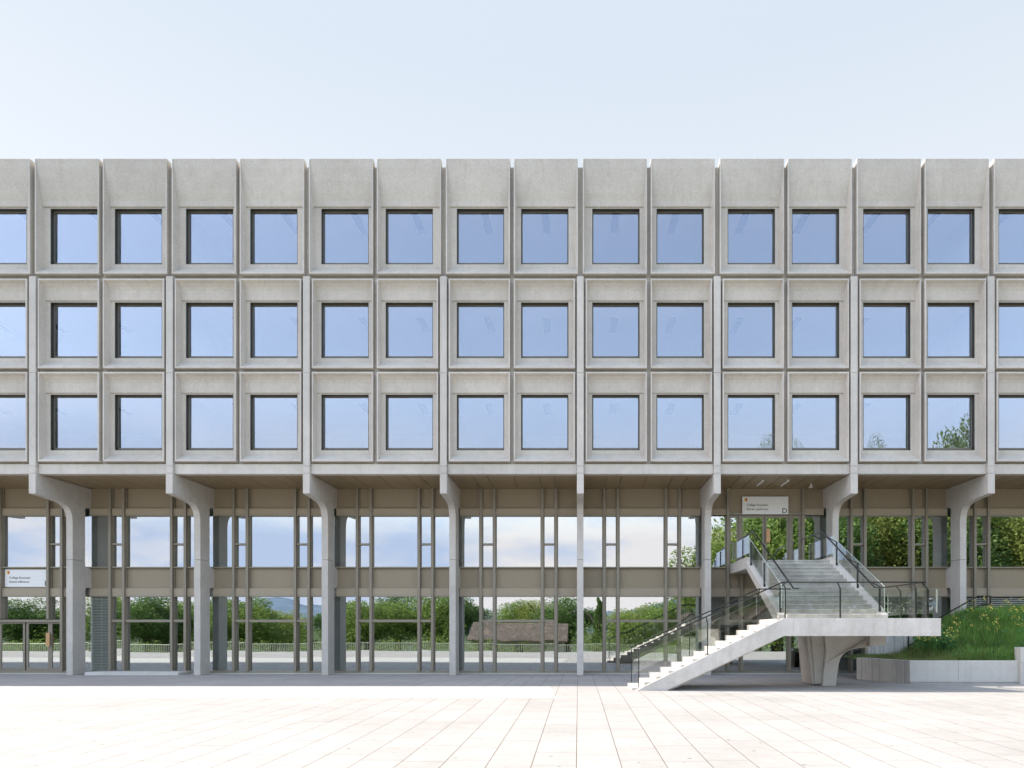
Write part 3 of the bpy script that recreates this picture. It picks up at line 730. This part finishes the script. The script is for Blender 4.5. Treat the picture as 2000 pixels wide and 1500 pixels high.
def leafcloud(mb, c, rx, ry, rz, n, s, hollow=.5):
    for _ in range(n):
        while True:
            u = Vector((rnd.gauss(0, 1), rnd.gauss(0, 1), rnd.gauss(0, 1)))
            if u.length > .01: break
        u.normalize(); r = hollow + (1 - hollow) * rnd.random() ** .6
        p = Vector((c[0] + u.x * rx * r, c[1] + u.y * ry * r, c[2] + u.z * rz * r))
        a = Vector((rnd.gauss(0, 1), rnd.gauss(0, 1), rnd.gauss(0, .6))).normalized(); b = a.cross(Vector((rnd.gauss(0, 1), rnd.gauss(0, 1), rnd.gauss(0, 1)))).normalized()
        k = s * rnd.uniform(.6, 1.4)
        mb.add([p - a * k, p + b * k * .5, p + a * k, p - b * k * .5], [(0, 1, 2, 3)])
# broad-leaved weeds with yellow flowers
fm = MB(); lm = MB()
def flower_at(x, y, z, h):
    a = rnd.uniform(0, 6.28); tx, ty = x + math.cos(a) * .06, y + math.sin(a) * .06
    lm.bar((x, y, z), (tx, ty, z + h), .006)
    for _ in range(rnd.randint(2, 5)):
        q = (tx + rnd.gauss(0, .05), ty + rnd.gauss(0, .05), z + h + rnd.gauss(0, .05)); r = rnd.uniform(.012, .024)
        n = 6; vs = [(q[0] + math.cos(k * 1.047) * r, q[1] + rnd.uniform(-.01, .01), q[2] + math.sin(k * 1.047) * r) for k in range(n)]
        fm.add(vs, [tuple(range(n))])
        lm.bar((tx, ty, z + h * .8), q, .004)
for _ in range(48):
    x = rnd.uniform(14.3, 17); y = rnd.uniform(25.0, 27.6); flower_at(x, y, mound(x, y), rnd.uniform(.3, .75))
for _ in range(48):
    x = rnd.gauss(12.95, .42); y = rnd.uniform(24.6, 26.8); flower_at(x, y, mound(x, y), rnd.uniform(.55, .95))
for _ in range(25):
    x = rnd.uniform(13, 16); y = rnd.uniform(24.6, 27.0); flower_at(x, y, mound(x, y), rnd.uniform(.3, .5))
f = fm.build('flowers', M['flower']); tag(f, kind='stuff'); f = lm.build('flower_stems', M['grass']); tag(f, kind='stuff')
M['leaf1'] = leafmat('weed_leaves', (.05, .17, .05), (.15, .30, .09))
mb = MB()
for _ in range(14):
    x = rnd.gauss(12.6, .35); y = rnd.uniform(24.7, 26.2); leafcloud(mb, (x, y, mound(x, y) + rnd.uniform(.2, .75)), .3, .3, .28, 160, .045, .2)
sb = mb.build('leafy_weed', M['leaf1']); tag(sb, 'bushy dark green leafy plant with yellow flowers just right of the landing end', 'shrub')
mb = MB()
for _ in range(60):
    x, y, z = reg_hi(); leafcloud(mb, (x, y, z + rnd.uniform(.1, .35)), .22, .22, .16, 60, .04, .2)
tag(mb.build('weeds', M['leaf1']), kind='stuff')
# ------------------------------------------------------------------ world behind the camera, mirrored in the glazing
M['leafA'] = leafmat('tree_leaves_mid', (.15, .24, .05), (.28, .38, .10), .4)
M['leafB'] = leafmat('tree_leaves_dark', (.09, .17, .045), (.17, .27, .08), .35)
M['leafC'] = leafmat('tree_leaves_yellow', (.25, .31, .07), (.38, .42, .13), .4)
def crown_mesh(name, mat, w, h, n, s, shape='round', seed=0):
    n = int(n * 2.6); s = s * .62
    rnd.seed(seed); mb = MB()
    if shape == 'cone':
        for i in range(26):
            t = i / 26; rr = w / 2 * (1 - t) * rnd.uniform(.8, 1.1) + .15
            leafcloud(mb, (rnd.gauss(0, .1), rnd.gauss(0, .1), h * (.05 + .93 * t)), rr, rr, h * .05, n // 26, s, .3)
    else:
        k = 30
        for i in range(k):
            u = Vector((rnd.gauss(0, 1), rnd.gauss(0, 1), rnd.gauss(0, 1))).normalized() * rnd.uniform(.35, .95)
            c = (u.x * w * .36, u.y * w * .36, h * .55 + u.z * h * .36); q = rnd.uniform(.13, .22)
            leafcloud(mb, c, w * q, w * q, h * q * .8, n // k, s, .35)
    return mb.mesh(name, mat)
def trunk_mesh(h, r):
    rnd.seed(5); mb = MB(); mb.tube([(0, 0, -1), (.05, 0, h * .3), (-.05, .05, h * .7)], [r * 1.2, r, r * .4], 8)
    for k in range(6):
        a = k * 1.05; mb.tube([(0, 0, h * (.25 + .06 * k)), (math.cos(a) * h * .15, math.sin(a) * h * .15, h * (.45 + .06 * k)), (math.cos(a) * h * .25, math.sin(a) * h * .25, h * (.58 + .05 * k))], [r * .5, r * .3, r * .12], 6)
    return mb.mesh('trunk', M['bark'])
CR = {'A': crown_mesh('crown', M['leafA'], 8, 9, 9000, .16, seed=1), 'B': crown_mesh('crown', M['leafB'], 8, 10, 9000, .16, seed=2),
      'C': crown_mesh('crown', M['leafC'], 8, 9, 9000, .15, seed=3), 'D': crown_mesh('crown', M['leafA'], 8, 9, 16000, .085, seed=8), 'K': crown_mesh('crown', M['leafB'], 3.6, 9, 8000, .12, 'cone', 4)}
TK = trunk_mesh(9, .28)
def tree(x, y, z, sc, kind, label, sz=1):
    t = empty('tree', (x, y, z), rnd.uniform(0, 6)); t.scale = (sc, sc, sc * sz); tag(t, label, 'tree', 'trees mirrored in the glazing')
    mkobj('crown', CR[kind], t); mkobj('trunk', TK, t)
def vp(pxx, top, Yv):    # mirrored position: returns x, real y, z of top
    return ((pxx - 1129.5) * Yv / 1390, 2 * YG - Yv, H + (1229 - top) * Yv / 1390)
low = [(60, 1172, 82, 'B'), (100, 1185, 88, 'C'), (215, 1160, 88, 'A'), (290, 1163, 80, 'B'), (355, 1172, 86, 'A'), (420, 1178, 86, 'B'), (478, 1166, 80, 'A'), (540, 1190, 90, 'C'), (668, 1185, 88, 'B'),
       (720, 1170, 82, 'A'), (775, 1160, 90, 'B'), (838, 1158, 86, 'A'), (895, 1162, 90, 'B'), (1005, 1172, 108, 'A'), (1055, 1166, 106, 'C'), (1108, 1168, 90, 'B'), (1245, 1180, 95, 'C'), (1300, 1172, 84, 'A'), (1345, 1165, 88, 'B'),
       (1395, 1030, 80, 'A'), (1450, 990, 84, 'C'), (1520, 930, 84, 'A'), (1590, 920, 82, 'B'), (1650, 905, 88, 'C'), (1725, 905, 90, 'A'), (1790, 915, 86, 'C'), (1860, 905, 84, 'B'), (1925, 925, 90, 'A'), (1985, 940, 86, 'C'),
       (1485, 856, 120, 'D'), (1548, 864, 124, 'D'), (1700, 858, 122, 'D'), (1838, 790, 112, 'A')]
desc = {'A': 'mid green leafy tree', 'B': 'dark dense tree', 'C': 'yellow-green airy tree', 'D': 'green tree'}
ordn = ['first', 'second', 'third', 'fourth', 'fifth', 'sixth', 'seventh', 'eighth']
cols = [148, 395, 640, 886, 1133, 1379, 1626, 1872]
used = {}
for i, (x, top, Yv, k) in enumerate(low):
    if x < 1370: top -= 12
    q = vp(x, top, Yv); zb = gz(q[1]) - 1.0; hgt = q[2] - zb; nat = 9.0 if k != 'B' else 10.0
    sc = (1.35 if x < 1370 else min(hgt / nat, 2.3)) if top > 900 else (2.1 if x > 1840 else 1.5)
    n = sum(1 for c_ in cols if c_ < x)
    where = 'left of the first column' if n == 0 else ('right of the last column' if n == 8 else 'right of the %s column' % ordn[n - 1])
    size = 'very tall ' if top < 900 else ('tall ' if top < 1100 else 'low ')
    lab = size + desc[k] + ' mirrored in the glass ' + where.replace('right of', 'just right of')
    if lab in used: lab = lab.replace('just right', 'further right')
    used[lab] = 1
    tree(q[0], q[1], zb, sc, k, lab, hgt / nat / sc)
q = vp(1168, 1163, 86); tree(q[0], q[1], gz(q[1]) - 1, (q[2] - gz(q[1]) + 1) / 9, 'K', 'slim dark pointed conifer mirrored in the lower glass right of the middle column')
# hedge under the trees
rnd.seed(9); mb = MB()
for i in range(330):
    x = rnd.uniform(-75, 12); y = rnd.uniform(-17, -11); leafcloud(mb, (x, y, -.9 + rnd.uniform(0, 1.3)), 1.1, .8, .7, 60, .10, .2)
for i in range(420):
    x = rnd.uniform(-85, 14); y = rnd.uniform(-26, -19)
    if -14 < x < 0: continue
    leafcloud(mb, (x, y, -.6 + rnd.uniform(0, 1) * (3.0 + 1.2 * math.sin(x * .45))), 1.4, 1.1, 1.1, 90, .12, .2)
for i in range(160):
    x = rnd.uniform(18, 62); y = rnd.uniform(-20, -12); leafcloud(mb, (x, y, -.6 + rnd.uniform(0, 4.0)), 1.6, 1.0, 1.3, 60, .13, .2)
tag(mb.build('undergrowth', M['leafA']), kind='stuff')
# plaza railing
rl = empty('plaza_railing', (-30, -8, -.6)); tag(rl, 'long steel bar railing along the far edge of the plaza, mirrored in the ground glazing', 'railing')
ro = (30, 8, .6)
m = MB(); x = -75
path = lambda x: -7.6 + .0016 * (x + 28) ** 2 * (1 if x > -28 else .4)
xs = [-75 + i * .5 for i in range(int(89 / .5))]
m.tube([(x, path(x), .52) for x in xs[::4]], .03, 6); m.tube([(x, path(x), -.45) for x in xs[::4]], .02, 6); m.build('top_rail', M['louvre'], rl, ro)
m = MB(); x = -75
while x < 13.5: m.bar((x, path(x), -.62), (x, path(x), .5), .035); x += .17
m.build('baluster', M['louvre'], rl, ro)
# houses in the mirror image
M['plaster'] = plain('house_plaster', (.62, .60, .55), .9, 0, .06, 2)
def tile_mat():
    m, n, l, p = newmat('roof_tiles'); g = n.new('ShaderNodeTexCoord'); br = n.new('ShaderNodeTexBrick'); l.new(g.outputs['Object'], br.inputs['Vector'])
    mpn = n.new('ShaderNodeMapping'); mpn.inputs['Scale'].default_value = (1, 1, 1); mpn.inputs['Rotation'].default_value = (R(60), 0, 0); l.new(g.outputs['Object'], mpn.inputs[0]); l.new(mpn.outputs[0], br.inputs['Vector'])
    br.inputs['Scale'].default_value = 1; br.inputs['Brick Width'].default_value = .30; br.inputs['Row Height'].default_value = .42; br.inputs['Mortar Size'].default_value = .035
    br.inputs['Color1'].default_value = (.20, .15, .12, 1); br.inputs['Color2'].default_value = (.09, .075, .065, 1); br.inputs['Mortar'].default_value = (.03, .025, .02, 1)
    v = ramp(n, l, noise(n, l, g.outputs['Object'], 1.2, 5, .7), [(.3, .6), (.7, 1.5)])
    l.new(mixc(n, l, 1.0, br.outputs['Color'], v, 'MULTIPLY'), p.inputs['Base Color']); p.inputs['Roughness'].default_value = .9
    return m
M['tile'] = tile_mat(); M['dark'] = plain('dark_window', (.03, .035, .04), .2, 0, .05, 3)
def house(pxc, wpx, yr_top, yr_bot, yg, Yv, depth, name, label, ridge='x'):
    s = Yv / 1390; cx = (pxc - 1129.5) * s; w = wpx * s; y = 2 * YG - Yv
    z_r = H + (1229 - yr_top) * s; z_e = H + (1229 - yr_bot) * s; z_g = H + (1229 - yg) * s
    e = empty(name, (cx, y, z_g)); tag(e, label, 'house'); he, hr = z_e - z_g, z_r - z_g
    if ridge == 'x':
        MB().box(-w / 2 + .4, w / 2 - .4, -depth, 0, -3, he - .05).build('wall', M['plaster'], e)
        MB().prism_x([(.6, he - .2), (-depth / 2, hr), (-depth - .6, he - .2), (-depth - .6, he - .35), (.6, he - .35)], -w / 2, w / 2).build('roof', M['tile'], e)
        for k in (-.3, -.05, .22): MB().box(w * k, w * k + .9, -.02, .03, he - 1.6, he - .7).build('window', M['dark'], e)
    else:
        MB().prism_y([(-w / 2, -3), (w / 2, -3), (w / 2, he), (0, hr), (-w / 2, he)], -depth, 0).build('wall', M['plaster'], e)
        for s_ in (-1, 1): MB().prism_y([(0, hr + .02), (s_ * (w / 2 + .4), he - .28), (s_ * (w / 2 + .4), he - .08), (0, hr + .22)][::s_], -depth - .3, .3).build('roof', M['tile'], e)
        for k in (-.25, .0, .22):
            MB().box(w * k - .35, w * k + .35, .0, .05, he - 1.5, he - .3).build('window', M['dark'], e)
house(1012, 192, 1214, 1245, 1268, 76, 8, 'tiled_house', 'low house with long brown tiled roof mirrored in the glass left of the middle column')
house(1405, 50, 1197, 1216, 1247, 74, 5, 'gabled_house', 'larger white gabled house mirrored in the glass behind the lower flight', 'y')
house(1350, 38, 1202, 1217, 1243, 74.5, 5, 'gabled_house', 'smaller white gabled house mirrored in the glass left of the larger one', 'y')
# hills
M['hill'] = plain('hazy_forest_hill', (.13, .19, .27), .95, 0, .2, .01)  # blue distance haze is put into the hill colour
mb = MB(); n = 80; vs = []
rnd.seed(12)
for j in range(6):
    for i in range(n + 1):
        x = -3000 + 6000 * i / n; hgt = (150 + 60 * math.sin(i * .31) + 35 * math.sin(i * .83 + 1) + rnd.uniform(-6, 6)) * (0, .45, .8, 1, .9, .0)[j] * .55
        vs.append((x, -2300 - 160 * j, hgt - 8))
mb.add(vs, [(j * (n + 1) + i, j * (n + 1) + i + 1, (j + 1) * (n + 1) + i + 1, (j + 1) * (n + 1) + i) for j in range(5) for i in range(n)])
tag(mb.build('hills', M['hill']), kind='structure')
